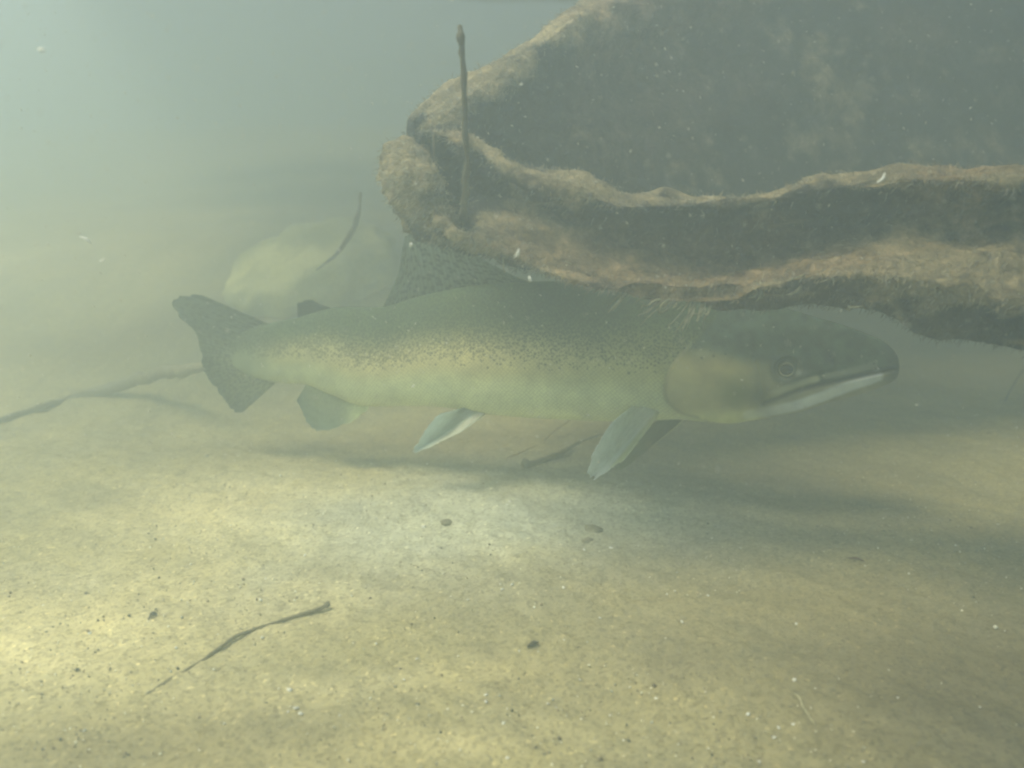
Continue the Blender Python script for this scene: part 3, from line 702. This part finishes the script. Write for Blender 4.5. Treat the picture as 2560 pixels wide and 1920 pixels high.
stick('straw', [gp(1358, 1112, .006), gp(1392, 1093, .010), gp(1432, 1072, .014)], [.0014, .0009, .0006], 'thin tan straw leaning above the dark stick below the trout', 'straw', STRAW, 7)
stick('straw', [gp(1266, 1152), gp(1300, 1140, .004), gp(1340, 1126, .006)], [.0008, .0009, .0006], 'faint pale straw left of the ragged dark stick', 'straw', STRAW, 8)
stick('bark_chip', [gp(1318, 1624, .002), gp(1332, 1618, .003), gp(1346, 1612, .002)], [.0006, .0021, .0006], 'tiny dark bark chip on the sand in the lower middle', 'bark chip', seed=9)
ROOT = mat_plain('pale_rootlet', (.50, .46, .30))
stick('rootlet', [gp(1982, 1735, .001), gp(1998, 1750, .002), gp(2006, 1772, .002), gp(2018, 1790, .002), gp(2036, 1814, .001)], [.0003, .0006, .0006, .0006, .0002], 'short kinked pale rootlet lying on the sand at lower right', 'rootlet', ROOT, 10)
stick('stick', [gp(-60, 1068, .001), gp(60, 1036, .0015), gp(200, 990, .0), gp(350, 945, -.001), gp(470, 918, -.002), gp(560, 905, -.003)], [.003, .005, .008, .009, .008, .003],
      'thick silted stick half buried left of the tail fin', 'stick', mat_plain('silted_bark', (.26, .235, .15)), 11, .12)
stick('twig', [gp(2512, 1004, .0), gp(2535, 985, .02), gp(2580, 955, .05)], [.0012, .0014, .0012], 'faint dark twig poking up at the right edge beyond the snout', seed=12)
stick('bark_chip', [gp(2120, 1398, .001), gp(2140, 1402, .002), gp(2160, 1406, .001)], [.0004, .0012, .0005], 'thin reddish bark sliver on the sand under the snout', 'bark chip', mat_plain('red_bark', (.16, .09, .07)), 13)
stick('bark_chip', [gp(370, 1552, .001), gp(382, 1544, .003), gp(392, 1536, .001)], [.0006, .0017, .0006], 'tiny dark bark chip on the pale sand left of the long bent stick', 'bark chip', seed=14)
def lump(name, p, rad, mat, seed, squash=.6, label=None, cat=None, group=None):
    q = IV2 * (1 + .35 * vnoise(IV2, 1.6, seed)[:, None]); q = q * np.array([1, .9, squash]) * rad
    o = make_mesh(name, q, IF2, mat); o.location = (p[0], p[1], p[2]); o.rotation_euler = (0, 0, seed * 1.7)
    return tag(o, label, cat, group)
DET = mat_plain('dark_detritus', (.30, .28, .20))
lump('detritus_clump', gp(1115, 1306, .0), .0062, DET, 3, .5, 'round dark clump of detritus on the pale sand below the pelvic fin', 'detritus')
lump('detritus_clump', gp(1480, 1322, .0), .009, DET, 5, .35, 'larger dark smudge of detritus on the grey gritty patch', 'detritus')
lump('detritus_clump', gp(1468, 1352, .0), .006, DET, 6, .35, 'smaller dark detritus crumb touching the front of the larger smudge', 'detritus')
lump('detritus_clump', gp(517, 1140, .0), .0035, DET, 8, .6, 'small dark crumb on bare sand below the lower tail lobe', 'detritus')
def bed_hit(px, py):
    d = ray(px, py); t = np.linspace(.8, 6, 3000); Q = CAM + t[:, None] * d; k = np.argmax(Q[:, 2] < bed_h(Q[:, 0], Q[:, 1])); return Q[k]
st_v, st_f = ico(5)
st_v = st_v * (1 + .16 * fbm(st_v, 1.5, 4, 12))[:, None] * np.array([.155, .12, .105])
st_c = np.array([.42, .42, .22]) + (np.array([.72, .68, .33]) - np.array([.42, .42, .22])) * ss(-.1, .7, fbm(st_v * np.array([1, 1, 2.5]), 9, 3, 91) + .5 * np.exp(-((st_v[:, 0] + .06) / .10) ** 2))[:, None]
st_o = make_mesh('stone', st_v, st_f, mat_vcol('algae_stone', .95), colors=st_c)
sp0 = at(770, 600, 1.62); st_o.location = (sp0[0], 1.66, .145); st_o.rotation_euler = (0, -.30, .1)
tag(st_o, 'rounded yellow green stone dim in the haze behind the dorsal fin', 'stone')

# ------------------------------------------------------------------ pebbles and gravel
pm = []
for k in range(5):
    q = IV * (1 + .28 * vnoise(IV, 1.3, 40 + k)[:, None]) * np.array([1, .55 + .09 * k, .38 + .05 * k]); me_o = make_mesh('pebble', q, IF, PEB); pm.append(me_o.data); bpy.data.objects.remove(me_o)
PEB2 = mat_plain('tan_pebble', (.48, .42, .30), .7, 400); PEB3 = mat_plain('pinkish_pebble', (.62, .46, .40), .7, 400)
pebs = [(850, 1790, 5), (740, 1772, 9), (752, 1785, 7), (725, 1727, 9), (655, 1595, 6), (1042, 1648, 5), (1215, 1738, 6), (1215, 1755, 6), (1870, 1787, 7), (1985, 1702, 7), (1705, 1556, 7), (1530, 1372, 7), (1500, 1545, 4),
        (1935, 1845, 6), (1898, 1905, 5), (2158, 1905, 6), (1984, 1812, 7), (1947, 1820, 5), (2160, 1850, 5), (1268, 1897, 6), (762, 1389, 5), (664, 1447, 4), (720, 1780, 4), (560, 1810, 5), (1258, 1810, 6), (1370, 1760, 5), (1180, 1782, 5),
        (1460, 1375, 5), (1770, 1490, 5), (1408, 1470, 5), (1255, 1474, 6), (1280, 1462, 6), (1130, 1534, 4), (1170, 1500, 4), (1664, 1597, 4), (1298, 1628, 4), (1410, 1600, 4), (1275, 1255, 5), (1268, 1263, 4), (1060, 1318, 6), (1345, 1630, 4),
        (2038, 1722, 4), (2245, 1745, 4), (2450, 1768, 4), (1640, 1750, 8), (1690, 1830, 5), (880, 1490, 4), (480, 1475, 4), (225, 1585, 6), (440, 1620, 5), (1010, 1700, 5), (1525, 1790, 5), (1095, 1850, 6), (940, 1610, 4), (1990, 1560, 4), (1450, 1700, 4)]
PLAB = {(740, 1772, 9)[:2]: 'upper stone of the pale pebble pair right of the long bent stick, near the bottom', (725, 1727): 'pale pebble just above the pebble pair near the bottom left',
        (752, 1785): 'lower stone of the pale pebble pair near the bottom left', (1705, 1556): 'angular white pebble alone on brown sand right of centre',
        (1530, 1372): 'pinkish pale pebble at the lower edge of the grey gritty patch', (1870, 1787): 'white oval pebble left of the kinked rootlet',
        (655, 1595): 'pale pebble just below the right half of the long bent stick', (1984, 1812): 'pale pebble just below the kinked rootlet', (1985, 1702): 'pale pebble just above the kinked rootlet',
        (1935, 1845): 'white pebble below the oval pebble near the rootlet', (2158, 1905): 'white pebble at the very bottom edge, right of the rootlet', (1268, 1897): 'white pebble at the bottom edge near the middle',
        (1640, 1750): 'faint greyish flat pebble left of the white oval pebble', (1060, 1318): 'pale flat pebble left of the round dark clump', (762, 1389): 'small white pebble in open sand above the long bent stick'}
PX0 = 1 / 1280 * TH
for k, (px, py, r) in enumerate(pebs):
    p = on_bed(px, py); dist = p[1]
    me_ = pm[k % 5]
    o = bpy.data.objects.new('pebble', me_); COL.objects.link(o); rr_ = r * PX0 * dist * 1.15
    o.scale = (rr_, rr_, rr_); o.location = (p[0], p[1], p[2] + rr_ * .25); o.rotation_euler = (random.uniform(-.4, .4), random.uniform(-.4, .4), random.uniform(0, 6))
    tag(o, PLAB.get((px, py), 'tiny pale pebble among many scattered on the sandy bed'), 'pebble', 'pale pebbles on the sand')
gv, gf, gc = [], [], []; off = 0
NG = 13000
gyv = .33 + .62 * rng.random(NG) ** 1.3; gxv = (rng.random(NG) * 2 - 1) * gyv * .72
kk = fbm(np.stack([gxv, gyv, gyv * 0], -1), 7, 2, 88) + .5 * rng.random(NG) > -.1
gxv, gyv = gxv[kk], gyv[kk]; NG = len(gxv)
sz = .0005 * np.exp(rng.normal(0, .42, NG)); zz = bed_h(gxv, gyv)
OV = np.array([(1, 0, 0), (-1, 0, 0), (0, 1, 0), (0, -1, 0), (0, 0, 1), (0, 0, -1.)]); OF = np.array([(0, 2, 4), (2, 1, 4), (1, 3, 4), (3, 0, 4), (2, 0, 5), (1, 2, 5), (3, 1, 5), (0, 3, 5)])
ang = rng.random(NG) * 6.3; shp = rng.uniform(.6, 1.3, (NG, 1, 3)); Q = OV[None] * shp * sz[:, None, None]
ca, sa = np.cos(ang)[:, None], np.sin(ang)[:, None]
Q = np.stack([Q[..., 0] * ca - Q[..., 1] * sa, Q[..., 0] * sa + Q[..., 1] * ca, Q[..., 2]], -1) + np.stack([gxv, gyv, zz + sz * .3], -1)[:, None]
F_ = (np.arange(NG)[:, None, None] * 6 + OF[None]).reshape(-1, 3)
pal = np.array([(.88, .86, .74), (.40, .36, .26), (.10, .10, .08), (.30, .24, .16), (.48, .50, .46), (.16, .13, .09)])[rng.choice(6, NG, p=[.22, .22, .18, .16, .08, .14])]
grv = make_mesh('gravel', Q.reshape(-1, 3), F_, GRAIN, smooth=False, colors=np.repeat(pal, 6, 0))
tag(grv, 'coarse sand grains scattered over the bed', kind='stuff')

# ------------------------------------------------------------------ things drifting in the water
NPT = 7000
py_ = .30 + .95 * rng.random(NPT); pX = (rng.random(NPT) * 2.4 - 1.25); pxp = 1280 + pX * 1280; pyp = rng.random(NPT) * 1920 * .75
ctr = np.array([at(a, b, c_) for a, b, c_ in zip(pxp, pyp, py_)]); ok = ctr[:, 2] > .03; ctr = ctr[ok]; NPT = len(ctr)
ln = .00062 * np.exp(np.clip(rng.normal(0, .6, NPT), -2, .8)) * (.4 + ctr[:, 1]); wd = ln * rng.uniform(.18, .5, NPT)
dr = np.stack([rng.normal(-.6, .5, NPT), rng.normal(0, .4, NPT), rng.normal(.5, .5, NPT)], -1); dr /= np.linalg.norm(dr, axis=1)[:, None]
s1_ = np.cross(dr, rng.normal(0, 1, (NPT, 3))); s1_ /= np.linalg.norm(s1_, axis=1)[:, None]; s2_ = np.cross(dr, s1_)
Q = np.stack([ctr + s1_ * wd[:, None], ctr - s1_ * wd[:, None], ctr + s2_ * wd[:, None], ctr - s2_ * wd[:, None], ctr + dr * ln[:, None], ctr - dr * ln[:, None]], 1)
F_ = (np.arange(NPT)[:, None, None] * 6 + OF[None]).reshape(-1, 3)
prt = make_mesh('suspended_particles', Q.reshape(-1, 3), F_, FUZZ, smooth=False, colors=np.tile([[.6, .6, .55]], (NPT * 6, 1)))
tag(prt, 'fine specks drifting in the murky water', kind='stuff')
WHT = mat_plain('white_fibre', (.85, .85, .82))
for (px, py, dx, dy, Yq, r, lab) in (
    (1296, 622, -10, 22, .50, .0009, 'small curved white fibre floating in front of the limb above the dorsal fin base'),
    (1321, 690, 5, 14, .50, .0008, 'short hooked white fibre floating just under the limb where the back begins'),
    (1028, 606, -4, 10, .52, .0009, 'white mote floating at the top corner of the dorsal fin'),
    (2212, 432, -22, 26, .52, .0008, 'straight white fibre sticking up above the right part of the limb'),
    (200, 592, 28, 18, .55, .0009, 'pale fibre drifting in open water at left above the tail'),
    (262, 645, -14, 8, .50, .0006, 'tiny white mote drifting right below the pale fibre at left'),
    (112, 124, -18, -2, .42, .0010, 'bright white mote near the upper left corner'),
    (1128, 2, 6, -6, .45, .0007, 'white mote at the top edge above the upright twig'),
    (1306, 208, -8, 4, .55, .0006, 'faint white mote in front of the slanting trunk ridge'),
    (1036, 960, -8, 8, .55, .0005, 'tiny pale fibre floating in front of the trout belly')):
    p0, p2 = at(px, py, Yq), at(px + dx, py + dy, Yq); p1 = at(px + dx * .45 + dy * .15, py + dy * .5 - dx * .1, Yq)
    V_, F_ = tube(catmull([p0, p1, p2], 10), r * np.sin(np.linspace(.3, 2.9, 10)), 6)
    o = make_mesh('floating_fibre', V_ - p1, F_, WHT); o.location = p1; tag(o, lab, 'fibre', 'white fibres floating in the water')
